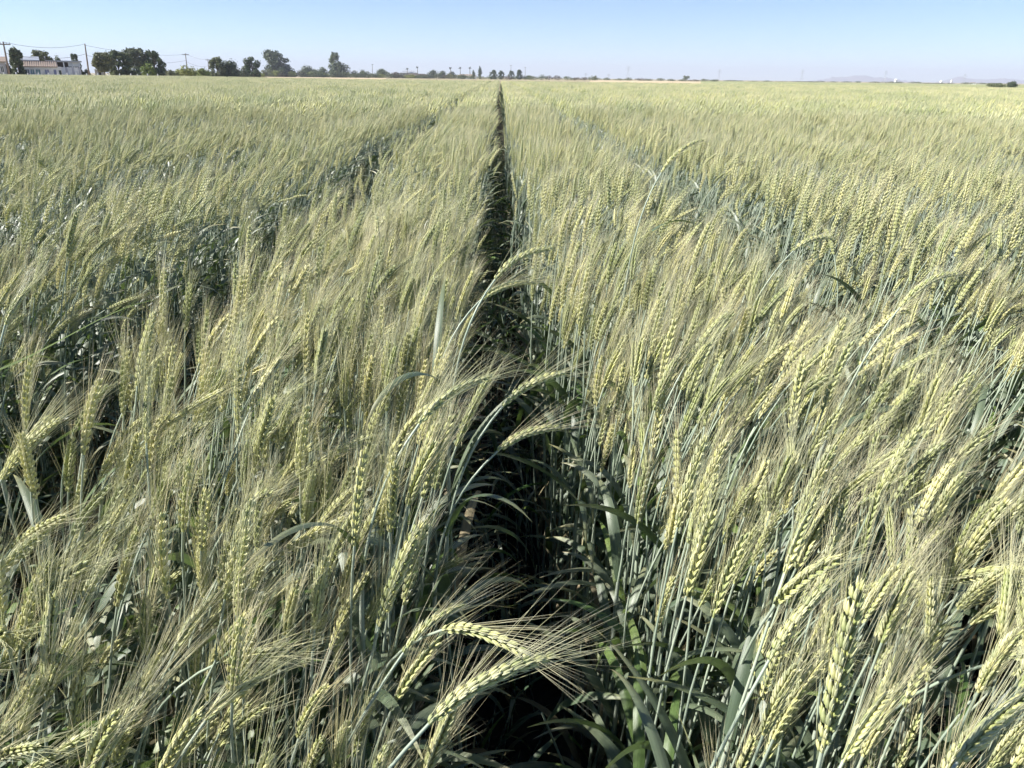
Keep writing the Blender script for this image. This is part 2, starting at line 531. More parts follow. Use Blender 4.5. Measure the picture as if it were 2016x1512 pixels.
# an understorey of shorter ears between the main ones
ux, uy = jitter_grid(-2.8, 2.8, -0.4, 2.8)
uo = keep_mask(ux, uy) & (rng.random(len(ux)) < 0.62) & (np.hypot(ux, uy) > 0.14) & (np.hypot(ux, uy) < 2.9)
N_MAIN = len(px_)
px_, py_ = np.concatenate([px_, ux[uo]]), np.concatenate([py_, uy[uo]])
dist = np.hypot(px_, py_)
NP_ = len(px_)
offx, kf = furrow_offset(px_)
hz = np.clip(0.042 * smooth_noise(px_, py_, 0.45, 21) + rng.normal(0, 1, NP_) * np.where(dist > 1.3, 0.05, 0.036), -0.14, 0.075)
hz -= 0.035 * np.exp(-(dist / 0.9) ** 2)
hz[N_MAIN:] -= rng.uniform(0.05, 0.17, NP_ - N_MAIN)
wind = smooth_noise(px_, py_, 0.7, 22)
neckv = np.clip(rng.normal(0.32, 0.28, NP_) + 0.15 * wind, 0.06, 1.45)
neckv[(offx < -0.07) & (offx > -0.30)] *= 0.62                       # bed edge bowing over the furrow
azv = np.clip(rng.normal(0.12, 0.62, NP_), -1.8, 1.8) + 0.2 * smooth_noise(px_, py_, 0.5, 23)
edge_r = (offx > 0.0) & (offx < 0.30)
neckv[edge_r & (kf == 0)] *= 0.5
neckv[(px_ < FURROW0 - 0.3)] += 0.13

# ---- templates: necks from upright to hanging
NT = 14
T_NECK = np.linspace(0.08, 1.35, NT)
trng = np.random.default_rng(5)
HIGH = [Plant(trng, 0.765, 0.05 + 0.06 * trng.random(), nk, trng.uniform(0.05, 0.35), trng.uniform(0.070, 0.108), trng.uniform(0.07, 0.108), 0, 4, None, green=(i % 5 == 2)) for i, nk in enumerate(T_NECK)]
HIGH += [Plant(trng, 0.765, 0.05 + 0.06 * trng.random(), nk + 0.03, trng.uniform(0.05, 0.35), trng.uniform(0.070, 0.108), trng.uniform(0.07, 0.108), 0, 4, None, green=(i % 6 == 1)) for i, nk in enumerate(T_NECK)]
MIDT = [Plant(trng, 0.765, 0.08, nk, trng.uniform(0.05, 0.35), trng.uniform(0.078, 0.106), trng.uniform(0.07, 0.10), 1, 3) for nk in T_NECK]
def tiller_mesh(r, name, fresh):
    """a young shoot without an ear: leaves only"""
    b = MB()
    h = r.uniform(0.35, 0.5)
    pts = np.stack([np.linspace(0, 0.03, 8), np.zeros(8), np.linspace(0, h, 8)], 1)
    b.tube(pts, np.linspace(0.003, 0.0014, 8), 5, 2, cap=False)
    for k in range(4):
        p, _ = interp_curve(pts, 0.3 + 0.22 * k)
        v, f, tn, uv = leaf_geo(r, p, r.uniform(0, 6.28), r.uniform(0.15, 0.6), r.uniform(0.16, 0.26), r.uniform(0.010, 0.015), r.uniform(1.2, 2.4), r.normal(0, 1.0), 10, 3, 3)
        b.add(v, f, 5 if k == 0 else (4 if fresh and k == 3 else 3), tn, uv)
    return b.mesh(name, WHEAT_MATS)
TILL = [tiller_mesh(trng, 'wheat_shoot', i % 3 == 0) for i in range(6)]

# ---- far beds: a metre of one bed, plants simplified
def far_patch(r, name):
    b = MB()
    n = 200
    for i in range(n):
        x = r.uniform(-PITCHX / 2 + 0.13, PITCHX / 2 - 0.13); y = r.uniform(-0.5, 0.5)
        h = 0.765 * r.normal(0.99, 0.06); nk = float(np.clip(r.normal(0.36, 0.27), 0.06, 1.4)); az = r.normal(0.1, 0.7)
        ca, sa = math.cos(az), math.sin(az)
        rot = np.array([[ca, -sa, 0], [sa, ca, 0], [0, 0, 1]])
        culm, th = plant_curve(r, h, 0.08, nk, 7)
        e = ear_curve(culm[-1], th, r.uniform(0.088, 0.108), r.uniform(0.08, 0.35), 5)
        base = np.array([x, y, 0])
        b.tube(culm[2:] @ rot.T + base, 0.0016, 3, 2, cap=False)
        b.tube(e @ rot.T + base, [0.0025, 0.0062, 0.0066, 0.0052, 0.002], 5, 0, (0.0, 0.25))
        T = e[-1] - e[0]; T /= np.linalg.norm(T)
        for q in range(10):
            s0 = e[int(r.integers(1, 5))]
            d = T + r.normal(0, 0.17, 3) + np.array([0.04, 0, 0])
            b.spike([p @ rot.T + base for p in (s0, s0 + d * r.uniform(0.05, 0.095))], 0.00036, 3, 1)
        for u in (0.72, 0.5):
            if r.random() < 0.75:
                p, _ = interp_curve(culm, u)
                v, f, tn, uv = leaf_geo(r, p, r.uniform(0, 6.28), r.uniform(0.2, 0.6), 0.2, 0.013, r.uniform(1, 2.4), 0.6, 4, 3, 1)
                b.add(v @ rot.T + base, f, 3, tn, uv)
    return b.mesh(name, WHEAT_MATS)
PATCH = [far_patch(trng, 'wheat_bed') for _ in range(6)]

protos = bpy.data.collections.new('wheat_protos')           # sources of the instances, not in the scene themselves
def proto(i, me):
    o = bpy.data.objects.new('wheat_source_%03d' % i, me); protos.objects.link(o)
srcs = [p.whole('wheat_plant') for p in HIGH] + [p.whole('wheat_plant') for p in MIDT] + TILL + PATCH
for i, me in enumerate(srcs):
    proto(i, me)
I_MID, I_TILL, I_PATCH = len(HIGH), len(HIGH) + len(MIDT), len(HIGH) + len(MIDT) + len(TILL)

tmpl = np.clip(np.round(np.interp(neckv, T_NECK, np.arange(NT))), 0, NT - 1).astype(int)
twin = rng.integers(0, 2, NP_)
scl = 1.0 + hz / 0.765
tilt = rng.normal(0, 0.05, (NP_, 2)); tilt[:, 1] += np.where((edge_r & (kf == 0)) | (offx < -0.07) & (offx > -0.30), -0.02, 0.02)

# ---- the 300 plants that show largest are objects of their own
def tops(i):
    t = HIGH[tmpl[i] + NT * twin[i]]
    m = Matrix.Translation((px_[i], py_[i], GROUND_Z + 0.08)) @ Euler((tilt[i, 0], tilt[i, 1], azv[i])).to_matrix().to_4x4() @ Matrix.Scale(scl[i], 4)
    return np.array(m), t
cand = np.where((dist < 2.4) & (py_ > 0))[0]
info = []
for i in cand:
    m, t = tops(i)
    mid = t.earc[len(t.earc) // 2] @ m[:3, :3].T + m[:3, 3]
    a, c, d = project(mid[None])
    info.append((i, a[0], c[0], d[0]))
info = [q for q in info if q[3] > 0.2]
near_drop = {q[0] for q in info if q[3] < 0.43}                     # nothing grows into the lens
info = [q for q in info if q[3] >= 0.43 and -60 < q[1] < 2076 and 0 < q[2] < 1600]
info.sort(key=lambda q: q[3])

def strap_path(pts, W, n=14):
    """a blade drawn along a path of points"""
    pts = np.asarray(pts, float)
    t = np.linspace(0, 1, len(pts)); u = np.linspace(0, 1, n)
    if len(pts) == 3:
        c = np.stack([(1 - u) ** 2, 2 * u * (1 - u), u ** 2], 1) @ pts
    else:
        c = np.stack([(1 - u) ** 3, 3 * u * (1 - u) ** 2, 3 * u * u * (1 - u), u ** 3], 1) @ pts
    T = np.gradient(c, axis=0); T /= np.linalg.norm(T, axis=1)[:, None]
    side = np.cross(T, np.array([0.25, -0.2, 0.95])); side /= np.linalg.norm(side, axis=1)[:, None]
    up = np.cross(side, T)
    v, tn, uv = [], [], []
    for i in range(n):
        w = W * (0.6 + 0.4 * min(1, u[i] / 0.15)) * (1 - max(0, (u[i] - 0.4) / 0.6) ** 1.9) + 0.0004
        a = 0.5 * math.sin(u[i] * 3.0)
        d = side[i] * math.cos(a) + up[i] * math.sin(a)
        for q in (-1, -0.5, 0, 0.5, 1):
            v.append(c[i] + d * w * 0.5 * q + up[i] * abs(q) * w * 0.12); tn.append(u[i]); uv.append((q * 0.5 + 0.5, u[i] * 1.8))
    f = [(i * 5 + c_, i * 5 + c_ + 1, (i + 1) * 5 + c_ + 1, (i + 1) * 5 + c_) for i in range(n - 1) for c_ in range(4)]
    return np.array(v), f, np.array(tn) ** 6 * 0.6, np.array(uv)

# single plants that stand out: ear base and tip on the photograph with their depths, and where the culm is rooted relative to the ear
HERO_SPEC = [
    (845, 1425, 1085, 1292, .520, .550, -.10, .06, 'wheat plant with the plump ear bowed level, beard reaching across the dark furrow'),
    (872, 1240, 1040, 1290, .660, .610, -.12, .08, 'wheat plant whose pale ear arches over and points slightly down at the furrow'),
    (795, 1285, 915, 1192, .665, .715, -.10, .03, 'wheat plant just behind the level bowed ear, its own ear rising half upright'),
    (980, 888, 1110, 842, .950, .980, -.05, .01, 'wheat plant with a single pale ear lying level against the black furrow'),
    (990, 800, 1112, 735, .955, .990, -.05, .01, 'wheat plant with a slanting ear over the furrow, straight above the level pale ear'),
    (975, 550, 1085, 490, 1.06, 1.12, -.05, .02, 'wheat plant with a yellowish ear slanting right across the narrow part of furrow'),
    (945, 592, 1052, 556, 1.13, 1.17, -.05, .02, 'wheat plant with its ear nodding just below the yellowish slanting ear at furrow'),
    (825, 835, 965, 742, .800, .850, -.05, .01, 'wheat plant with a long bowed ear and fanned beard at the furrow edge'),
    (1302, 340, 1386, 276, 1.60, 1.66, -.05, .06, 'lone tall wheat plant rising well above the crop, ear bent sideways'),
    (1772, 605, 1885, 540, 1.10, 1.16, -.10, .03, 'wheat plant with a whitish slanting ear lifted above its neighbours'),
    (1562, 494, 1642, 472, 1.62, 1.68, -.14, .05, 'wheat plant with its ear bent level above a bluish gap in the crop'),
    (1618, 1480, 1690, 1148, .470, .440, -.04, .03, 'wheat plant with the longest bright yellow upright ear, stout beside the cut leaf'),
    (1514, 1300, 1640, 1142, .610, .640, -.08, .02, 'wheat plant with a stout slanting ear, standing beside the longest bright ear'),
    (1885, 1500, 2012, 1372, .500, .520, -.08, .02, 'wheat plant with a fat yellow ear leaning over broad grey leaves'),
    (1660, 1500, 1742, 1368, .560, .580, -.05, .02, 'wheat plant with a short broad ear at the foot of the longest bright ear'),
    (1545, 1130, 1612, 965, .730, .770, -.05, .02, 'wheat plant with a nearly upright ear showing two clear ranks of grains'),
    (205, 1497, 305, 1353, .600, .630, -.09, .02, 'wheat plant with an ear and long yellow beard slanting beside two bare stems'),
    (405, 1418, 510, 1335, .620, .650, -.09, .02, 'wheat plant with a twisted nodding ear above a dark green leaf'),
    (345, 1281, 442, 1160, .700, .740, -.08, .02, 'wheat plant with a long slender pale ear and pink tinged beard'),
    (288, 872, 291, 745, .930, .960, -.02, .02, 'wheat plant with a broad upright ear deeply shaded on one side'),
    (10, 640, 62, 560, 1.12, 1.15, -.06, .02, 'wheat plant with a long narrow bright green leaf arching over a shady gap'),
]
HERO = []
hrng = np.random.default_rng(77)
for k, (x0, y0, x1, y1, d0, d1, bx, by, lab) in enumerate(HERO_SPEC):
    E0, E1 = np.array(at_depth(x0, y0, d0)), np.array(at_depth(x1, y1, d1))
    B = np.array([E0[0] + bx, E0[1] + by, GROUND_Z + 0.07])
    H = E0[2] - B[2]
    dire = (E1 - E0) / np.linalg.norm(E1 - E0)
    Le = np.linalg.norm(E1 - E0)
    back = dire - np.array([0, 0, 0.35 if dire[2] > 0 else -0.9 * abs(dire[2]) - 0.5]) * 0
    sag = np.array([dire[0], dire[1], max(dire[2], -0.2) + 0.55]); sag /= np.linalg.norm(sag)     # the neck comes up steeper than the ear
    u = np.linspace(0, 1, 26)[:, None]
    c1 = B + np.array([0, 0, H * 0.55]); c2 = E0 - sag * min(0.2, H * 0.25)
    culm = (1 - u) ** 3 * B + 3 * u * (1 - u) ** 2 * c1 + 3 * u * u * (1 - u) * c2 + u ** 3 * E0
    w = np.linspace(0, 1, 12)[:, None]
    ec = (1 - w) ** 2 * E0 + 2 * w * (1 - w) * (E0 + sag * Le * 0.48) + w ** 2 * E1
    t = Plant(hrng, lod=0, leaves=3, culm=culm - B, ear_pts=ec - B, awn=hrng.uniform(0.1, 0.122), roll=(hrng.uniform(0.9, 1.5) if k in (0, 1, 3, 4, 5, 11, 12) else None))
    t.base = Vector(B)
    if k in (16, 17, 18):
        t.leaves = t.leaves[1:]
    if k == 8:
        q = [np.array(at_depth(*s)) - B for s in ((1284, 455, 1.61), (1335, 418, 1.60), (1392, 452, 1.57))]
        t.leaves = t.leaves[1:] + [(*strap_path(q, 0.012), 3)]
    if k == 20:
        q = [np.array(at_depth(*s)) - B for s in ((-20, 735, 1.02), (110, 690, 1.05), (215, 600, 1.1), (312, 590, 1.13))]
        t.leaves = t.leaves[1:] + [(*strap_path(q, 0.006), 4)]
    keep = []
    for lf in t.leaves:
        a_, c_, d_ = project(lf[0] + B)
        if not ((d_ < 0.47) & (a_ > -50) & (a_ < 2066) & (c_ < 1560)).any():
            keep.append(lf)
    t.leaves = keep
    HERO.append((t, lab))
    mx, my, md = (x0 + x1) / 2, (y0 + y1) / 2, (d0 + d1) / 2
    for q in info:
        if q[3] < md + 0.02 and math.hypot(q[1] - mx, q[2] - my) < 50 * min(1.0, 0.7 / md) + 10:
            near_drop.add(q[0])
info = [q for q in info if q[0] not in near_drop]
N_OWN = 300 - len(HERO)
own = [q[0] for q in info[:N_OWN]]
own_set = set(own)

def plant_object(t_meshes, m4, label, group, split):
    root = link('wheat_plant', None); root.empty_display_size = 0.05
    root.matrix_world = m4
    tag(root, label, 'wheat', group)
    link('stem', t_meshes['stem'], root)
    for me in t_meshes['leaves']:
        link('leaf', me, root)
    e = link('ear', t_meshes['rachis'] if split else t_meshes['ear'], root)
    link('beard', t_meshes['beard'], e)
    if split:
        for f in t_meshes['frames']:
            link('spikelet', SPK_MESH, e, f)
    return root
_b = MB()
for v, f, tn in SPK[0]:
    _b.add(v, f, 0, tn)
SPK_MESH = _b.mesh('spikelet', [M_SPIKE])
def organ_meshes(t):
    d = {'stem': t.stem_mb().mesh('stem', [M_STEM]), 'rachis': t.rachis_mb().mesh('rachis', [M_SPIKE]), 'beard': t.beard_mb().mesh('beard', [M_AWN])}
    bb = t.rachis_mb(); t.spikes_mb(bb); d['ear'] = bb.mesh('ear', [M_SPIKE])
    d['leaves'] = [t.leaf_mb(i, None, 0).mesh('leaf', [WHEAT_MATS[t.leaves[i][4]]]) for i in range(len(t.leaves))]
    d['frames'] = [Matrix(m.tolist()) for m in t.frames]
    return d
ORG = [organ_meshes(t) for t in HIGH]
BEDS = (('on the bed overhanging the furrow', 'wheat on the bed overhanging the furrow'),
        ('on the bed with sunlit stems', 'wheat on the bed with sunlit stems'),
        ('on a bed past the next furrow', 'wheat on the outer beds'))
for rank, i in enumerate(own):
    m, t = tops(i)
    bed = BEDS[0 if FURROW0 - PITCHX < px_[i] < FURROW0 else (1 if FURROW0 <= px_[i] < FURROW0 + PITCHX else 2)]
    nk = T_NECK[tmpl[i]]
    look = 'upright' if nk < 0.22 else ('slightly tilted' if nk < 0.42 else ('slanting' if nk < 0.7 else 'deeply bowed'))
    tall = 'tall ' if scl[i] > 1.05 else ('short ' if scl[i] < 0.95 else '')
    fresh = ' and green leaf' if any(q[4] == 4 for q in t.leaves) else ''
    plant_object(ORG[tmpl[i] + NT * twin[i]], Matrix(m.tolist()), tall + 'wheat plant with ' + look + ' ear' + fresh + ' ' + bed[0], bed[1], rank < 130)
for t, org_label in HERO:
    plant_object(organ_meshes(t), Matrix.Translation(t.base), org_label, 'wheat plants that stand out', True)

# ---- all other wheat: one stuff object, instanced
pts, rot, sc3, idx = [], [], [], []
for i in range(NP_):
    if i in own_set or i in near_drop:
        continue
    hi = dist[i] < R_HIGH
    pts.append((px_[i], py_[i], GROUND_Z + 0.08)); rot.append((tilt[i, 0], tilt[i, 1], azv[i])); sc3.append((scl[i],) * 3)
    idx.append(tmpl[i] + NT * twin[i] if hi else I_MID + tmpl[i])
tx, ty = jitter_grid(-4.5, 4.5, -1.5, 12.0)
pick = rng.random(len(tx)); toff, tk = furrow_offset(tx)
inside = np.abs(toff) < 0.15
tk_ok = np.where(inside, pick < 0.45, (pick < 0.12) & (ty < 5.0)) & (np.hypot(tx, ty) > 0.12)
for x, y, o, ins in zip(tx[tk_ok], ty[tk_ok], toff[tk_ok], inside[tk_ok]):
    pts.append((x, y, GROUND_Z)); rot.append((rng.normal(0, 0.15), rng.normal(0, 0.15), rng.uniform(0, 6.28)))
    s = (rng.uniform(0.5, 0.75) if y < 1.3 else rng.uniform(0.55, 0.95)) if ins else (rng.uniform(0.9, 1.2) if y > 0.8 else rng.uniform(0.7, 0.9))
    sc3.append((s,) * 3); idx.append(I_TILL + int(rng.integers(0, len(TILL))))
kx = np.arange(-130, 131)
for k in kx:
    x = FURROW0 + (k + 0.5) * PITCHX
    y = np.arange(0.5, 140, 1.0) + rng.uniform(-0.3, 0.3)
    d = np.hypot(x, y)
    a = np.abs(np.arctan2(x, y + 1.2))
    sel = (d > R_MID - 0.1) & (d < edge_dist(np.full_like(y, x), y)) & (a < R(46))
    hh = smooth_noise(np.full_like(y, x), y, 0.12, 33)
    for yy, hv in zip(y[sel], hh[sel]):
        pts.append((x, yy, GROUND_Z + 0.08)); rot.append((0, 0, 0))
        sc3.append((1, -1 if rng.random() < 0.5 else 1, 1.0 + 0.03 * hv + rng.normal(0, 0.02))); idx.append(I_PATCH + int(rng.integers(0, len(PATCH))))
me = bpy.data.meshes.new('wheat_field')
me.from_pydata(pts, [], [])
a = me.attributes.new('rot', 'FLOAT_VECTOR', 'POINT'); a.data.foreach_set('vector', np.array(rot, float).ravel())
a = me.attributes.new('scl', 'FLOAT_VECTOR', 'POINT'); a.data.foreach_set('vector', np.array(sc3, float).ravel())
a = me.attributes.new('pick', 'INT', 'POINT'); a.data.foreach_set('value', np.array(idx, dtype=np.int32))
field = tag(link('wheat_field', me), 'dense standing field of green bearded wheat reaching to the distant trees', 'wheat field', None, 'stuff')
ng = bpy.data.node_groups.new('wheat_scatter', 'GeometryNodeTree')
ng.interface.new_socket('Geometry', in_out='INPUT', socket_type='NodeSocketGeometry')
ng.interface.new_socket('Geometry', in_out='OUTPUT', socket_type='NodeSocketGeometry')
gi, go = ng.nodes.new('NodeGroupInput'), ng.nodes.new('NodeGroupOutput')
ci = ng.nodes.new('GeometryNodeCollectionInfo'); ci.inputs['Collection'].default_value = protos
ci.inputs['Separate Children'].default_value = True; ci.inputs['Reset Children'].default_value = True
iop = ng.nodes.new('GeometryNodeInstanceOnPoints'); iop.inputs['Pick Instance'].default_value = True
def named(nm, tp):
    q = ng.nodes.new('GeometryNodeInputNamedAttribute'); q.data_type = tp; q.inputs['Name'].default_value = nm
    return q.outputs['Attribute']
ng.links.new(gi.outputs[0], iop.inputs['Points'])
ng.links.new(ci.outputs[0], iop.inputs['Instance'])
ng.links.new(named('pick', 'INT'), iop.inputs['Instance Index'])
er = ng.nodes.new('FunctionNodeEulerToRotation')
ng.links.new(named('rot', 'FLOAT_VECTOR'), er.inputs[0]); ng.links.new(er.outputs[0], iop.inputs['Rotation'])
ng.links.new(named('scl', 'FLOAT_VECTOR'), iop.inputs['Scale'])
ng.links.new(iop.outputs[0], go.inputs[0])
field.modifiers.new('scatter', 'NODES').node_group = ng
print('wheat instances', len(pts), 'own', len(own))

# ------------------------------------------------------------------ far land beyond the crop
def strip(name, cols, mat, z):
    """band of ground: list of (column, near distance, far distance)"""
    near = [P(c, horizon(c), a) for c, a, _ in cols]; far = [P(c, horizon(c), d) for c, _, d in cols][::-1]
    return sheet(name, [(p.x, p.y) for p in near + far], z, mat)
strip('dirt_path', [(490, 250, 560), (600, 240, 560), (760, 240, 540)], m_dirt, 0.02)
strip('stubble_field', [(1162, 290, 620), (1280, 280, 640), (1400, 270, 600)], m_dirt, 0.024)
strip('far_field', [(1380, 300, 900), (1600, 320, 1000), (1900, 300, 1000), (2200, 260, 900)], m_fieldgreen, 0.028)
strip('dirt_track', [(1800, 210, 330), (1930, 190, 300), (2200, 170, 260)], m_dirt, 0.034)
strip('farm_track', [(-300, 140, 160), (0, 138, 160), (350, 160, 185), (480, 170, 200)], m_dirt, 0.03)

# ------------------------------------------------------------------ trees
def leaf_mat(name, c1, c2):
    return plant_mat(name, c1, c2, 0.55, 0.22, None, 0.1, 0.9, 0.35)
TM = {
    'dark': leaf_mat('foliage_dark', (0.044, 0.068, 0.036), (0.100, 0.130, 0.065)),
    'olive': leaf_mat('foliage_olive', (0.10, 0.12, 0.055), (0.17, 0.185, 0.09)),
    'grey': leaf_mat('foliage_grey', (0.09, 0.11, 0.068), (0.15, 0.165, 0.10)),
    'lime': leaf_mat('foliage_lime', (0.16, 0.20, 0.045), (0.24, 0.27, 0.075)),
    'mid': leaf_mat('foliage_mid', (0.085, 0.115, 0.052), (0.155, 0.180, 0.090)),
    'brown': leaf_mat('foliage_brown', (0.075, 0.060, 0.040), (0.12, 0.10, 0.065)),
}
m_bark = surf_mat('bark', (0.10, 0.08, 0.06), (0.20, 0.17, 0.13), 6.0)
m_palebark = surf_mat('pale_bark', (0.26, 0.24, 0.20), (0.38, 0.35, 0.30), 6.0)
def tree(name, label, xl, xr, ytop, D, kind, tone, n=1500, group=None, cat='tree', bark=None, dense=1.0):
    c = P((xl + xr) / 2, horizon((xl + xr) / 2), D)
    H = max(P((xl + xr) / 2, ytop, D).z, 0.8)
    W = (P(xr, 140, D) - P(xl, 140, D)).length
    r = np.random.default_rng(int(xl * 13 + ytop * 7 + D))
    blobs = []
    if kind == 'bush':
        k = 7
        for i in range(k):
            x = r.uniform(-.36, .36); top = 1 - 1.5 * x * x * r.uniform(.6, 1.3)
            rr = r.uniform(.16, .26)
            blobs.append((x * W, r.uniform(-.3, .3) * W, H * max(.3, top - .25) * r.uniform(.55, 1.0), rr * W, H * .27))
        blobs.append((0, 0, H * .7, W * .25, H * .3))
        blobs.append((0, 0, H * .28, W * .48, H * .3))
    elif kind == 'column':
        for i in range(8):
            u = i / 7; rr = .45 * math.sin(math.pi * (0.12 + 0.78 * u)) + .06
            blobs.append((r.normal(0, .05) * W, r.normal(0, .05) * W, H * (.1 + .82 * u), rr * W, H * .12))
    else:
        prof = {'spread': ([.38, .5, .66, .8, .92, 1.0], [.16, .36, .5, .48, .36, .12]),
                'slope': ([.02, .2, .45, .7, .88, 1.0], [.40, .46, .44, .36, .28, .1]),
                'round': ([.04, .2, .4, .62, .82, 1.0], [.26, .42, .5, .46, .34, .1])}[kind]
        for i in range(46):
            u = r.uniform(prof[0][0], .96); hw = np.interp(u, *prof)
            a = r.uniform(0, 6.28); q = hw * math.sqrt(r.uniform(.25, 1.0)) * r.uniform(.8, 1.05)
            x = q * math.cos(a); sh = 0.0
            if kind == 'slope':
                x = x * .8 + (.14 - .3 * u)
            rr = r.uniform(.09, .165)
            blobs.append((x * W, q * math.sin(a) * W, H * min(u, 1 - .6 * rr), W * rr, max(H * rr * .8, W * rr * .6)))
    tot = sum(q[3] * q[3] * q[4] for q in blobs) ** (1 / 1)
    b = MB()
    W *= 1.0
    s0 = 0.032 * math.sqrt(W * H) + 0.05
    wts = np.array([q[3] * max(q[3], q[4]) for q in blobs]); wts = wts / wts.sum()
    V, F = [], []
    for (x, y, z, rx, rz), wt in zip(blobs, wts):
        k = int(n * wt * dense * 1.9)
        d = r.normal(0, 1, (k, 3)); d /= np.linalg.norm(d, axis=1)[:, None]
        rad = r.uniform(.3, 1.0, k) ** .5 * np.where(r.random(k) < .2, r.uniform(1.0, 1.5, k), r.uniform(.85, 1.12, k))
        pos = np.array([x, y, z]) + d * rad[:, None] * np.array([rx, rx, rz])
        pos[:, 2] = np.maximum(pos[:, 2], 0.05)
        nr = d + r.normal(0, .6, (k, 3)); nr /= np.linalg.norm(nr, axis=1)[:, None]
        t = np.cross(nr, r.normal(0, 1, (k, 3))); t /= np.linalg.norm(t, axis=1)[:, None]
        u = np.cross(nr, t)
        s = s0 * r.uniform(.6, 1.5, k)[:, None]
        q4 = np.stack([pos - t * s, pos + u * s * .6, pos + t * s, pos - u * s * .6], 1).reshape(-1, 3)
        b.add(q4, [(4 * i, 4 * i + 1, 4 * i + 2, 4 * i + 3) for i in range(k)])
    root = empty(name, (c.x, c.y, 0.0), -az_of((xl + xr) / 2))
    link('crown', b.mesh('crown', [TM[tone]], smooth=False), root)
    tb = MB()
    th = {'bush': .25, 'spread': .62, 'round': .5, 'slope': .45, 'column': .5}[kind]
    rb = 0.022 * H + 0.02
    tb.tube([(0, 0, -0.05), (.01 * W, 0, H * th * .5), (-.01 * W, 0, H * th)], [rb * 1.3, rb, rb * .7], 8)
    for q in sorted(blobs, key=lambda q: -q[2])[:6]:
        p0 = np.array([0, 0, H * th * r.uniform(.55, .95)]); p1 = np.array(q[:3])
        tb.tube([p0, (p0 + p1) / 2 + np.array([0, 0, .03 * H]), p1], [rb * .55, rb * .4, rb * .15], 5)
    link('trunk', tb.mesh('trunk', [bark or m_bark]), root)
    return tag(root, label, cat, group)

T1, T2, T3, T4 = 'trees by the white houses', 'trees along the dirt strip', 'small trees on the horizon', 'low shrubs at the far field edge'
tree('broadleaf_tree', 'tall dark green tree standing against the end of the tile-roofed house', 22, 53, 95, 165, 'round', 'dark', 2600, T1)
tree('shrub', 'dark shrub crowding round the foot of the leaning power pole', 9, 24, 120, 168, 'bush', 'dark', 900, T1, 'shrub')
tree('broadleaf_tree', 'olive flat-topped tree rising behind the terracotta roof', 66, 107, 100, 200, 'spread', 'olive', 1500, T1)
tree('shrub', 'dark shrub behind the long flat carport roof', 106, 130, 111, 205, 'bush', 'mid', 900, T1, 'shrub')
tree('broadleaf_tree', 'small dark pointed tree at the end of the flat carport roof', 141, 162, 106, 205, 'round', 'dark', 900, T1)
tree('shrub', 'dark low hedge shrub at the foot of the bare pole', 158, 182, 136, 185, 'bush', 'dark', 800, T1, 'shrub')
tree('broadleaf_tree', 'olive multi-stemmed tree with pale trunks next to the bare pole', 183, 228, 104, 190, 'spread', 'olive', 2000, T1, bark=m_palebark)
tree('broadleaf_tree', 'dense dark olive tree in the middle of the tall clump', 208, 262, 101, 195, 'round', 'mid', 3200, T1)
tree('broadleaf_tree', 'tall airy grey-green tree behind the bright yellow-green bush', 248, 297, 96, 205, 'spread', 'grey', 1900, T1, bark=m_palebark)
tree('broadleaf_tree', 'dark drooping tree closing the tall clump by the power wires', 284, 329, 99, 205, 'round', 'mid', 2000, T1, dense=.8)
tree('bush', 'bright yellow-green bush in front of the tall airy tree', 279, 307, 124, 185, 'bush', 'lime', 1200, T1, 'bush')
tree('shrub', 'dark shrub filling the foot of the tall clump', 250, 284, 130, 190, 'bush', 'dark', 1000, T1, 'shrub')
tree('bush', 'low olive bush just past the tall clump of trees', 322, 350, 137, 215, 'bush', 'olive', 800, T1, 'bush')
tree('bush', 'rounded light green bush under the power wires', 344, 386, 128, 240, 'bush', 'lime', 1100, T1, 'bush')
tree('bush', 'small yellowish bush between light green bush and dark tree', 386, 414, 133, 245, 'bush', 'lime', 800, T1, 'bush')
tree('broadleaf_tree', 'dark tree with a high open crown leaning over a dark neighbour', 411, 447, 110, 260, 'round', 'mid', 1500, T2, dense=.85)
tree('broadleaf_tree', 'dark conical tree beside the high open-crowned tree', 436, 474, 118, 262, 'bush', 'dark', 1500, T2)
tree('bush', 'small grey-green bush between two dark trees', 470, 490, 130, 280, 'bush', 'grey', 600, T2, 'bush')
tree('broadleaf_tree', 'compact dark round tree standing alone before the big dark tree', 481, 516, 111, 285, 'round', 'dark', 1700, T2)
tree('broadleaf_tree', 'biggest dark domed tree sloping down to one side', 516, 584, 101, 600, 'slope', 'dark', 3000, T2)
tree('bush', 'round green bush in front of the biggest domed tree', 541, 567, 131, 590, 'bush', 'mid', 900, T2, 'bush')
tree('bush', 'brownish dry bush beneath the biggest domed tree', 512, 545, 135, 592, 'bush', 'olive', 800, T2, 'bush')
tree('bush', 'wide grey-green bush past the foot of the domed tree', 583, 627, 128, 600, 'bush', 'grey', 1200, T2, 'bush')
tree('bush', 'small dark bush between the wide bush and the tall ragged tree', 622, 648, 131, 602, 'bush', 'mid', 800, T2, 'bush')
tree('bush', 'low yellowish bush in front of the wide grey-green bush', 606, 642, 138, 590, 'bush', 'olive', 700, T2, 'bush')
tree('broadleaf_tree', 'tall ragged tree with a narrow top and a wide dark foot', 646, 676, 104, 605, 'round', 'mid', 1500, T2, dense=.9)
tree('broadleaf_tree', 'dark low tree tucked against the tall ragged tree', 652, 692, 122, 600, 'bush', 'dark', 1500, T2)
tree('bush', 'dark bush between ragged tree and pale post', 690, 712, 138, 600, 'bush', 'mid', 600, T2, 'bush')
tree('bush', 'dark bush with a peaked top near the small white hut', 706, 722, 136, 605, 'bush', 'mid', 600, T2, 'bush')
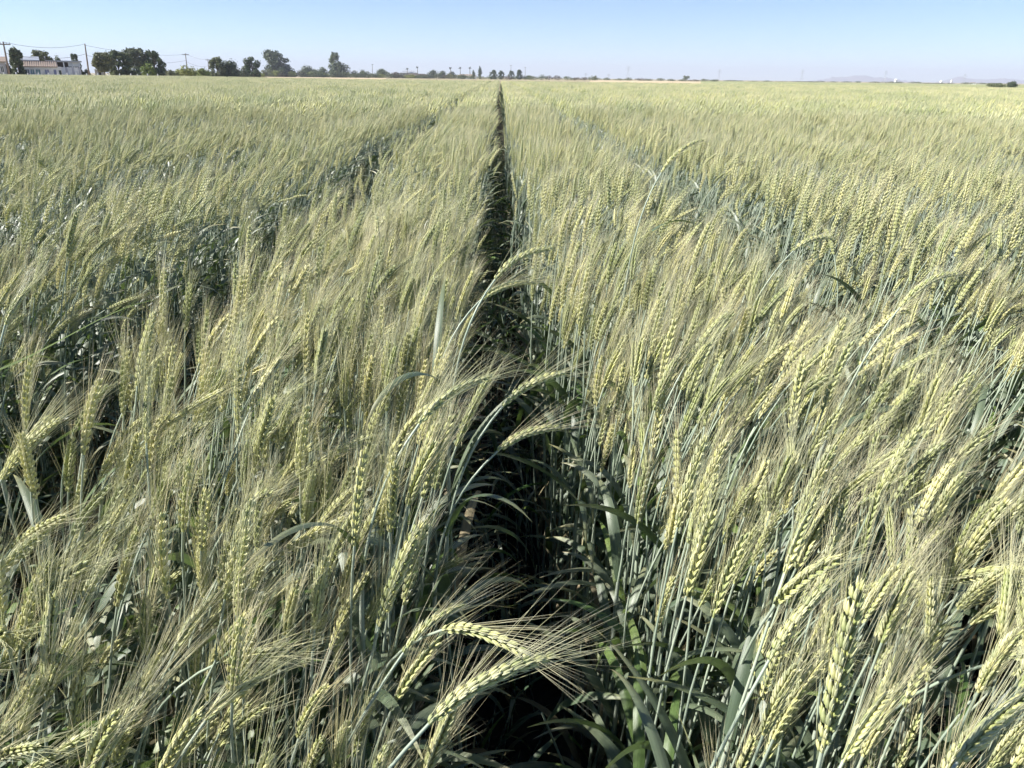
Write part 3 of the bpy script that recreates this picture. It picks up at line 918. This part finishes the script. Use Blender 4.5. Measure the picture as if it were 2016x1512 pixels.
for q, (a_, b_, t_, tn, lb) in enumerate([
        (734, 768, 135, 'mid', 'rounded green tree at the far end of the dirt strip'),
        (766, 792, 141, 'brown', 'brownish dry tree next to the dark hipped roof'),
        (842, 863, 137, 'dark', 'dark round tree between dark roofs and palms'),
        (860, 884, 139, 'olive', 'olive tree below the single palm'),
        (880, 900, 140, 'dark', 'dark bushy tree touching the long white building'),
        (1030, 1050, 148, 'mid', 'low dark tree at the end of the row of round trees')]):
    tree('broadleaf_tree', lb, a_, b_, t_, 620 + 7 * q, 'bush', tn, 900, T3)
for q, (a_, b_, t_) in enumerate([(963, 979, 138), (980, 993, 139), (1000, 1013, 139), (1016, 1029, 137)]):
    tree('broadleaf_tree', 'small dark round tree in an even row of four on the horizon', a_, b_, t_, 560 + 4 * q, 'round', 'dark', 900, T3)
tree('cypress_tree', 'slim dark cypress, taller of a pair beside the row of palms', 941, 949, 130, 600, 'column', 'dark', 700, T3)
tree('cypress_tree', 'short dark cypress, smaller of a pair beside the row of palms', 929, 936, 138, 605, 'column', 'dark', 600, T3)
tree('broadleaf_tree', 'dark round tree beside the pale track at the end of the far field', 1982, 2007, 159, 330, 'bush', 'dark', 900, T3)
tree('shrub', 'wide low green shrub beside the dark round tree at the track', 1944, 1986, 163, 330, 'bush', 'mid', 900, T4, 'shrub')
tree('broadleaf_tree', 'tiny flat-topped dark tree over the end of the stubble field', 1342, 1358, 149, 640, 'spread', 'mid', 400, T3)
tree('broadleaf_tree', 'tiny upright tree where the stubble field begins', 1168, 1176, 148, 640, 'round', 'mid', 300, T3)
r_ = np.random.default_rng(3)
HUE = {'mid': 'green', 'olive': 'olive', 'brown': 'brownish', 'dark': 'dark'}
for x in np.arange(905, 1165, 17):
    tn = str(r_.choice(['mid', 'olive', 'brown', 'dark']))
    tree('shrub', 'low ' + HUE[tn] + ' shrub in the broken line below the palms and round trees', x - 3, x + r_.uniform(13, 24), horizon(x) - r_.uniform(2.0, 7.0), 560 + r_.uniform(-30, 30), 'bush', tn, 300, T4, 'shrub')
for x in np.arange(1165, 1400, 21):
    tn = str(r_.choice(['mid', 'olive', 'brown']))
    tree('shrub', 'low ' + HUE[tn] + ' shrub in the broken line behind the pale stubble field', x, x + r_.uniform(16, 27), horizon(x) - r_.uniform(0.2, 3.0), 650 + r_.uniform(-8, 30), 'bush', tn, 300, T4, 'shrub')
for x in np.arange(1395, 1960, 26):
    tn = str(r_.choice(['mid', 'olive', 'dark']))
    tree('shrub', 'low ' + HUE[tn] + ' shrub in the broken line on the open plain before the mountains', x, x + r_.uniform(14, 40), horizon(x) + r_.uniform(-1.5, 1.2), 900 + r_.uniform(-60, 160), 'bush', tn, 260, T4, 'shrub')

for x in np.arange(318, 905, 11):
    tn = str(r_.choice(['mid', 'olive', 'brown', 'lime', 'grey'])); dd = float(np.interp(x, [318, 500, 530, 905], [225, 300, 585, 600]))
    nm = {**HUE, 'lime': 'yellowish', 'grey': 'grey-green'}[tn]
    tree('shrub', 'low ' + nm + ' scrub shrub filling between the trees ' + ('before the domed tree' if x < 515 else ('along the dirt strip' if x < 740 else 'by the hipped roofs')),
         x - r_.uniform(2, 8), x + r_.uniform(12, 24), horizon(x) - r_.uniform(4, 11 if x < 740 else 7), dd + r_.uniform(0, 6), 'bush', tn, 450, T4, 'shrub')

# ---- palms
m_frond = leaf_mat('palm_frond', (0.03, 0.045, 0.022), (0.06, 0.075, 0.035))
def palm(label, x, ytop, D, group):
    c = P(x, horizon(x), D); H = P(x, ytop, D).z
    r = np.random.default_rng(int(x))
    root = empty('palm_tree', (c.x, c.y, 0))
    tb = MB(); tb.tube([(0, 0, -0.05), (.15, 0, H * .5), (.05, 0, H - 1.2)], [.34, .24, .2], 8)
    link('trunk', tb.mesh('trunk', [m_bark]), root)
    b = MB()
    for i in range(26):
        az = r.uniform(0, 6.28); up = r.uniform(.15, 1.5)
        v, f, tn, uv = leaf_geo(r, (.05, 0, H - 1.2), az, up, r.uniform(1.5, 2.1), .42, r.uniform(.7, 1.5), 0.2, 7, 3, 2)
        b.add(v, f, 0, tn, uv)
    link('crown', b.mesh('crown', [m_frond]), root)
    tag(root, label, 'palm', group)
palm('palm standing behind the dark hipped roof, its crown half sunk', 802, 134, 640, 'palms on the horizon')
palm('palm standing apart, next along from the hipped roof', 822, 131, 640, 'palms on the horizon')
for x in (887, 906, 925):
    palm('slim palm, one of three evenly spaced beside the white building', x, 132, 640, 'palms on the horizon')

# ------------------------------------------------------------------ buildings
def plain(name, c, rough=0.8, var=0.12, sc=1.5):
    return surf_mat(name, tuple(v * (1 - var) for v in c), tuple(min(1, v * (1 + var)) for v in c), sc, rough)
m_white = plain('white_plaster', (0.72, 0.71, 0.70)); m_lav = plain('grey_plaster', (0.45, 0.44, 0.47))
m_tile = plain('terracotta_tile', (0.27, 0.215, 0.18), 0.85, 0.2, 4.0); m_greyroof = plain('grey_sheet_roof', (0.34, 0.36, 0.40), 0.5)
m_shade = plain('dark_timber_and_shade', (0.05, 0.045, 0.045)); m_brownroof = plain('brown_shingle', (0.10, 0.08, 0.075))  # near black for doors and wires; also puts the carport's shade into colour
m_conc = plain('concrete', (0.42, 0.42, 0.42)); m_teal = plain('teal_shutter', (0.16, 0.27, 0.29)); m_blue = plain('blue_shutter', (0.20, 0.22, 0.34))
m_galv = plain('galvanised', (0.40, 0.42, 0.44), 0.4); m_timber = plain('weathered_timber', (0.16, 0.13, 0.11), 0.9)
m_paint = plain('white_paint', (0.80, 0.80, 0.78), 0.5, 0.05); m_door = plain('dark_green_door', (0.06, 0.08, 0.06))
g_, n_, l_ = new_mat('window_glass')
o_ = n_.new('ShaderNodeOutputMaterial'); q_ = n_.new('ShaderNodeBsdfPrincipled')
q_.inputs['Base Color'].default_value = (0.03, 0.045, 0.06, 1); q_.inputs['Roughness'].default_value = 0.08
l_.new(q_.outputs[0], o_.inputs[0]); m_glass = g_

def site(name, xl, xr, D, label, cat, group=None):
    """an Empty facing the camera's side of the field: x along the front, y away, z up; returns it with its width and a height reader"""
    a, c = P(xl, horizon(xl), D), P(xr, horizon(xr), D)
    mid = (a + c) / 2
    rz = math.atan2(c.y - a.y, c.x - a.x)
    root = empty(name, (mid.x, mid.y, 0), rz)
    tag(root, label, cat, group)
    W = math.hypot(c.x - a.x, c.y - a.y)
    return root, W, (lambda y: P((xl + xr) / 2, y, D).z), (lambda x: (x - (xl + xr) / 2) / (xr - xl) * W)
def part(parent, name, mat, build, smooth=False):
    b = MB(); build(b)
    return link(name, b.mesh(name, [mat], smooth=smooth), parent)
def slab(x0, x1, y0, y1, z0, z1):
    return lambda b: b.box(((x0 + x1) / 2, (y0 + y1) / 2, (z0 + z1) / 2), ((x1 - x0) / 2, (y1 - y0) / 2, (z1 - z0) / 2))
def window(root, x0, x1, z0, z1, mat, y=-0.03):
    w = part(root, 'window', m_white, lambda b: (b.box((x0, y, (z0 + z1) / 2), (.05, .06, (z1 - z0) / 2 + .05)), b.box((x1, y, (z0 + z1) / 2), (.05, .06, (z1 - z0) / 2 + .05)),
                                                 b.box(((x0 + x1) / 2, y, z0), ((x1 - x0) / 2 - .05, .08, .05)), b.box(((x0 + x1) / 2, y, z1), ((x1 - x0) / 2 - .05, .06, .05)),
                                                 b.box(((x0 + x1) / 2, y, (z0 + z1) / 2), (.03, .05, (z1 - z0) / 2 - .05))))
    part(w, 'pane', mat, slab(x0 + .05, x1 - .05, y + .0, y + .02, z0 + .05, z1 - .05))
def gable(b, x0, x1, y0, y1, z0, z1, over=.35, th=.12):
    """double pitched roof, ridge along x"""
    ym = (y0 + y1) / 2
    for s, ye in ((-1, y0), (1, y1)):
        v = [(x0 - over, ye + s * over, z0 - .1), (x1 + over, ye + s * over, z0 - .1), (x1 + over, ym, z1), (x0 - over, ym, z1)]
        v += [(a, c, d + th) for a, c, d in v]
        b.add(v, [(0, 1, 2, 3), (7, 6, 5, 4), (0, 4, 5, 1), (1, 5, 6, 2), (3, 2, 6, 7), (0, 3, 7, 4)])

# house with the tiled roof
h1, W, Z, X = site('house', 48, 122, 172, 'low white house with terracotta tiled roof, blue shutters and glazed front', 'house')
ze, zr = Z(131), Z(122.5)
part(h1, 'wall', m_white, slab(-W / 2, W / 2, 0, 7, 0, ze))
rf = part(h1, 'roof', m_tile, lambda b: gable(b, -W / 2, X(111), 0, 7, ze, zr))
part(rf, 'ridge_cap', m_tile, slab(-W / 2 - .4, X(111) + .4, 3.35, 3.65, zr + .1, zr + .24))
for k in range(16):
    x0 = -W / 2 - .3 + k * (X(111) + W / 2 + .6) / 16
    part(rf, 'tile_course', m_tile, lambda b: b.tube([(x0 + .2, -.36, ze - .02), (x0 + .2, 3.3, zr + .12)], .09, 6))
part(h1, 'door', m_blue, slab(X(106), X(111), -.04, .02, .05, ze - .5))
part(h1, 'door', m_door, slab(X(116), X(121), -.04, .02, .05, ze - .6))
for a_, c_, mt in ((50, 58, m_glass), (60, 68, m_teal), (70, 80, m_teal), (88, 97, m_blue)):
    window(h1, X(a_), X(c_), 0.9, ze - .45, mt)
part(h1, 'gable_wall', m_white, lambda b: b.add([(-W / 2, 0.02, ze), (-W / 2, 6.98, ze), (-W / 2, 3.5, zr - .05), (-W / 2 + .2, 0.02, ze), (-W / 2 + .2, 6.98, ze), (-W / 2 + .2, 3.5, zr - .05)], [(0, 1, 2), (3, 5, 4), (0, 3, 4, 1), (1, 4, 5, 2), (2, 5, 3, 0)]))
# rear building with the grey roof
h2, W, Z, X = site('house', 44, 78, 184, 'grey metal-roofed building showing behind the terracotta roof', 'house')
part(h2, 'wall', m_shade, slab(-W / 2, W / 2, 0, 6, 0, Z(118)))
part(h2, 'roof', m_greyroof, lambda b: gable(b, -W / 2, W / 2, 0, 6, Z(118), Z(112)))
part(h2, 'fascia', m_greyroof, slab(-W / 2 - .35, W / 2 + .35, -.5, -.38, Z(118) - .3, Z(118)))
# carport
h3, W, Z, X = site('carport', 112, 161, 180, 'long flat-roofed carport on posts with a white end panel', 'carport')
zt = Z(119.5)
part(h3, 'roof', m_conc, slab(-W / 2 - 1.6, W / 2 + .3, -.4, 5.4, zt - .25, zt))
for x in (-W / 2 + .2, -W / 6, W / 6, W / 2 - .2):
    part(h3, 'post', m_white, slab(x - .1, x + .1, -.2, 0, 0, zt - .25))
part(h3, 'back_wall', m_shade, slab(-W / 2, W / 2, 5, 5.2, 0, zt - .25))  # dark colour paints in the shade under the carport roof
part(h3, 'end_panel', m_paint, slab(X(137), X(160), .2, .3, Z(131), Z(122)))
# boundary wall in front of it
h4, W, Z, X = site('garden_wall', 122, 161, 174, 'white panelled garden wall in front of the flat carport', 'wall')
for k in range(6):
    x0 = -W / 2 + k * W / 6
    part(h4, 'panel', m_lav if k % 2 else m_white, slab(x0 + .08, x0 + W / 6 - .08, 0, .15, 0, Z(132.5)))
    part(h4, 'pier', m_white, slab(x0 - .08, x0 + .08, -.04, .19, 0, Z(132)))
# far-left house
h5, W, Z, X = site('house', -30, 14, 166, 'pale house with sloping tan roof behind the leaning power pole', 'house')
ze, zr = Z(121), Z(112)
part(h5, 'wall', m_lav, slab(-W / 2, W / 2, 0, 7, 0, ze))
part(h5, 'roof', m_tile, lambda b: gable(b, -W / 2, W / 2, 0, 7, ze, zr))
for a_ in (-22, -10, 2):
    window(h5, X(a_), X(a_ + 7), 1.2, ze - .7, m_glass)
part(h5, 'door', m_blue, slab(X(-13.5), X(-11.5), -.04, .02, .05, 2.2))
# white shed among the trees
h6, W, Z, X = site('shed', 187, 206, 200, 'small white sloping-roofed shed half hidden under the olive tree', 'shed')
part(h6, 'wall', m_lav, slab(-W / 2, W / 2, 0, 3, 0, Z(137)))
part(h6, 'roof', m_paint, lambda b: b.add([(-W / 2 - .2, -.3, Z(137.5)), (W / 2 + .2, -.3, Z(133)), (W / 2 + .2, 3.3, Z(133)), (-W / 2 - .2, 3.3, Z(137.5)), (-W / 2 - .2, -.3, Z(137)), (W / 2 + .2, -.3, Z(132)), (W / 2 + .2, 3.3, Z(132)), (-W / 2 - .2, 3.3, Z(137))],
                                              [(0, 3, 2, 1), (4, 5, 6, 7), (0, 1, 5, 4), (1, 2, 6, 5), (2, 3, 7, 6), (3, 0, 4, 7)]))
part(h6, 'door', m_shade, slab(X(194), X(199), -.05, .02, 0, 1.9))
# small hut
h7, W, Z, X = site('hut', 721, 729, 600, 'tiny white hut between the dark bush and the rounded tree', 'hut')
part(h7, 'wall', m_paint, slab(-W / 2, W / 2, 0, 3, 0, Z(147)))
part(h7, 'roof', m_greyroof, lambda b: gable(b, -W / 2, W / 2, 0, 3, Z(147), Z(145.5), .2))
part(h7, 'door', m_shade, slab(-.3, .5, -.05, .02, 0, 1.7))
# dark hipped houses
def hip(label, xl, xr, ye, yr, D, wm, rm, group=None):
    h, W, Z, X = site('house', xl, xr, D, label, 'house', group)
    part(h, 'wall', wm, slab(-W / 2, W / 2, 0, 9, 0, Z(ye)))
    def rr(b):
        z0, z1, o = Z(ye) - .05, Z(yr), .6
        b.add([(-W / 2 - o, -o, z0), (W / 2 + o, -o, z0), (W / 2 + o, 9 + o, z0), (-W / 2 - o, 9 + o, z0), (-W / 2 + W * .22, 4.5, z1), (W / 2 - W * .22, 4.5, z1)],
              [(0, 1, 5, 4), (1, 2, 5), (2, 3, 4, 5), (3, 0, 4), (0, 3, 2, 1)])
    part(h, 'roof', rm, rr)
    for k in range(3):
        x0 = -W / 2 + W * (.15 + .28 * k)
        window(h, x0, x0 + W * .12, .9, max(1.4, Z(ye) - .5), m_glass)
    return h
hip('pale hipped house with the palm rising behind its roof', 788, 822, 143.5, 139, 640, m_conc, m_greyroof, 'houses on the horizon')
hip('long dark brown roofed house among far trees', 792, 848, 149, 145, 610, m_shade, m_brownroof, 'houses on the horizon')
hip('long white building with tan roof behind the three palms', 899, 938, 148.5, 146, 630, m_paint, m_tile, 'houses on the horizon')

# ------------------------------------------------------------------ poles, wires, pylons
def pole(label, xb, xt, ytop, D, arm=True, group=None, rad=.14):
    b0, t0 = P(xb, horizon(xb), D), P(xt, ytop, D)
    root = empty('power_pole', (b0.x, b0.y, 0), -az_of(xb))
    tag(root, label, 'power pole', group)
    H = t0.z; dx = Vector((t0.x - b0.x, t0.y - b0.y, 0)); dx.rotate(Euler((0, 0, az_of(xb))))
    dx.y = 0
    part(root, 'post', m_timber, lambda b: b.tube([(0, 0, -.1), (dx.x * .5, 0, H * .5), (dx.x, 0, H)], [rad * 1.15, rad, rad * .75], 8), True)
    if arm:
        a = part(root, 'crossarm', m_timber, slab(dx.x - .9, dx.x + .9, -.18, -.06, H - .45, H - .3))
        for q in (-.8, -.35, .35, .8):
            part(a, 'insulator', m_galv, lambda b: b.tube([(dx.x + q, -.12, H - .3), (dx.x + q, -.12, H - .05)], [.06, .035], 6))
    return Vector((t0.x, t0.y, H))
PG = 'power poles along the field'
p1 = pole('leaning power pole with crossarm beside the dark tree and pale house', 17, 6, 82, 150, True, PG)
p2 = pole('tall bare wooden pole standing alone beside the olive tree', 174, 167, 86, 165, False, PG, .13)
p3 = pole('thin far power pole with crossarm above the light green bush', 369, 365, 105, 260, True, PG, .13)
p4 = pole('thin far power pole at the edge of the open-crowned dark tree', 411, 409, 116, 330, True, PG, .13)
pole('thin pole between the small hut and the ragged tree', 733, 733, 126, 600, True, PG, .16)
pole('thin pole above the row of four round trees', 1006, 1006, 128, 700, True, PG, .16)
pole('thin pole past the end of the row of four round trees', 1034, 1034, 132, 700, True, PG, .16)
def wire(label, a, b_, sag, z=0.0):
    u = np.linspace(0, 1, 14)[:, None]
    a = np.array(a) + np.array([0, 0, z]); b_ = np.array(b_) + np.array([0, 0, z])
    pts = a * (1 - u) + b_ * u; pts[:, 2] -= (4 * u * (1 - u) * sag).ravel()
    m = MB(); m.tube(pts, .022, 4)
    tag(link('power_line', m.mesh('power_line', [m_shade])), label, 'power line', 'power lines')
p0 = Vector((p1.x - 40, p1.y - 30, p1.z))
wire('thin wire from the leaning pole to the tall bare pole, upper strand', p1, p2, .7, -.05)
wire('thin wire from the leaning pole to the tall bare pole, lower strand', p1, p2, .8, -1.6)
wire('upper thin wire from the tall bare pole to the far crossarm pole', p2, p3, .8, -.25)
wire('lower thin wire from the tall bare pole to the far crossarm pole', p2, p3, 1.0, -1.9)
wire('thin wire between the two thin far poles by the light green bush, upper strand', p3, p4, .6, -.05)
wire('thin wire between the two thin far poles by the light green bush, lower strand', p3, p4, .8, -2.2)

def pylon(label, x, ytop, D, w=7.0):
    c = P(x, horizon(x), D); H = P(x, ytop, D).z
    root = empty('pylon', (c.x, c.y, 0), -az_of(x))
    tag(root, label, 'pylon', 'steel pylons on the plain')
    tk = D / 9000.0
    for sx in (-1, 1):
        for sy in (-1, 1):
            part(root, 'leg', m_galv, lambda b: b.tube([(sx * w / 2, sy * w / 2, -.1), (sx * w / 7, sy * w / 7, H * .62), (sx * .25, sy * .25, H)], tk * .8, 4))
    for k in range(6):
        z0, z1 = H * k / 7, H * (k + 1) / 7
        r0, r1 = (w / 2 - (w / 2 - w / 7) * min(1, z / (H * .62)) for z in (z0, z1))
        part(root, 'brace', m_galv, lambda b: (b.tube([(-r0, -r0, z0), (r1, -r1, z1)], tk * .45, 4), b.tube([(r0, -r0, z0), (-r1, -r1, z1)], tk * .45, 4)))
    for z, l in ((.70, w * .9), (.83, w * .75), (.95, w * .55)):
        part(root, 'crossarm', m_galv, lambda b: (b.tube([(-l, 0, H * z), (l, 0, H * z)], tk * .6, 4), b.tube([(-l, 0, H * z), (0, 0, H * z + 1.6), (l, 0, H * z)], tk * .4, 4)))
pylon('tall faint pylon above the stubble field', 1236, 130, 1700, 8)
for x, y in ((1198, 146), (1153, 144)):
    pylon('tiny faint pylon over the shrubs at the start of the stubble field', x, y, 2400)
pylon('faint pylon beyond the end of the stubble field', 1415, 137, 2200)
pylon('faint pylon standing alone on the open plain', 1578, 137, 2300)
pylon('faint pylon in front of the foot of the mountains', 1741, 139, 2400)
pylon('faint pylon beyond the pair of white silos', 1897, 145, 2500)

# ---- tanks and silos
def silo(name, label, xl, xr, yt, D, dome):
    h, W, Z, X = site(name, xl, xr, D, label, name.replace('_', ' '))
    H = Z(yt); r0 = W / 2
    part(h, 'shell', m_paint, lambda b: b.tube([(0, 0, 0), (0, 0, H * .8)], r0, 18), True)
    part(h, 'roof', m_paint, lambda b: b.tube([(0, 0, H * .8)] + [(0, 0, H * (.8 + .2 * math.sin(a))) for a in (.4, .9, 1.5)], [r0 * 1.03, r0 * .93, r0 * .62, r0 * .1], 18), True)
    part(h, 'ladder', m_galv, slab(-.3, .3, -r0 - .25, -r0 - .1, 0, H * .8))
silo('water_tank', 'squat white water tank shining on the horizon', 1760, 1767, 155, 1100, True)
silo('silo', 'pale squat silo beside the taller white one', 1850, 1856, 158.5, 1300, True)
silo('silo', 'taller slim white silo next to the squat one', 1871, 1875, 157, 1300, True)
hip('tiny red-roofed shed past the two silos', 1908, 1922, 163.2, 162, 900, m_paint, m_tile, 'houses on the horizon')

# ---- fence posts along the near end of the farm track
for k, x in enumerate([7, 31, 54, 75, 95, 115, 132, 150, 170, 192, 213, 235, 257, 270, 290, 310]):
    c = P(x, horizon(x), 132 + k * 0.6)
    b = MB(); h = 1.22 + .05 * math.sin(k * 2.3)
    b.tube([(0, 0, -.05), (.02, 0, h)], [.10, .09], 6); b.tube([(.02, 0, h), (.02, 0, h + .07)], [.09, .02], 6)
    o = link('fence_post', b.mesh('fence_post', [m_conc])); o.location = (c.x, c.y, 0)
    tag(o, 'short pale fence post in a row at the crop edge before the houses', 'fence post', 'fence posts at the crop edge')

# ---- mountains
def mountain(pxs, ys, D, name='mountain'):
    b = MB(); n = len(pxs)
    top = [P(x, y, D) for x, y in zip(pxs, ys)]
    V = []
    for depth, s in ((-500, 0.0), (-220, .55), (0, 1.0), (250, .6), (520, 0.0)):
        for p in top:
            k = 1 + depth / D
            V.append((p.x * k, p.y * k, max(0, p.z * s * (1 + .12 * math.sin(p.x * .02 + depth)) if s else -.5)))
    b.add(V, [(j * n + i, j * n + i + 1, (j + 1) * n + i + 1, (j + 1) * n + i) for j in range(4) for i in range(n - 1)])
    tag(link(name, b.mesh(name, [m_mount], smooth=False)), kind='structure')
m_mount = surf_mat('mountain_rock', (0.16, 0.13, 0.12), (0.24, 0.20, 0.18), 0.004, 0.95)
hx = lambda a: np.array(a, float)
xa = np.linspace(1590, 1800, 36)
mountain(xa, horizon(xa) - 1.0 - 13 * np.exp(-((xa - 1692) / 30) ** 2) - 6 * np.exp(-((xa - 1640) / 25) ** 2) - 7 * np.exp(-((xa - 1750) / 24) ** 2) + r_.normal(0, .8, 36), 9300)
xa = np.linspace(1840, 2200, 40)
mountain(xa, horizon(xa) - 1.0 - 9 * np.exp(-((xa - 1885) / 22) ** 2) - 8 * np.exp(-((xa - 1960) / 60) ** 2) - 12 * np.exp(-((xa - 2090) / 60) ** 2) + r_.normal(0, .7, 40), 9700)

# ------------------------------------------------------------------ air
hm, hn, hl = new_mat('haze_air')
ho = hn.new('ShaderNodeOutputMaterial'); hv = hn.new('ShaderNodeVolumePrincipled')
hv.inputs['Color'].default_value = (0.82, 0.85, 0.97, 1); hv.inputs['Density'].default_value = 0.00018; hv.inputs['Anisotropy'].default_value = 0.0
hl.new(hv.outputs[0], ho.inputs['Volume'])
hb = MB(); hb.box((0, 5350, 77), (9400, 5900, 78))
tag(link('haze', hb.mesh('haze', [hm], smooth=False)), kind='stuff')
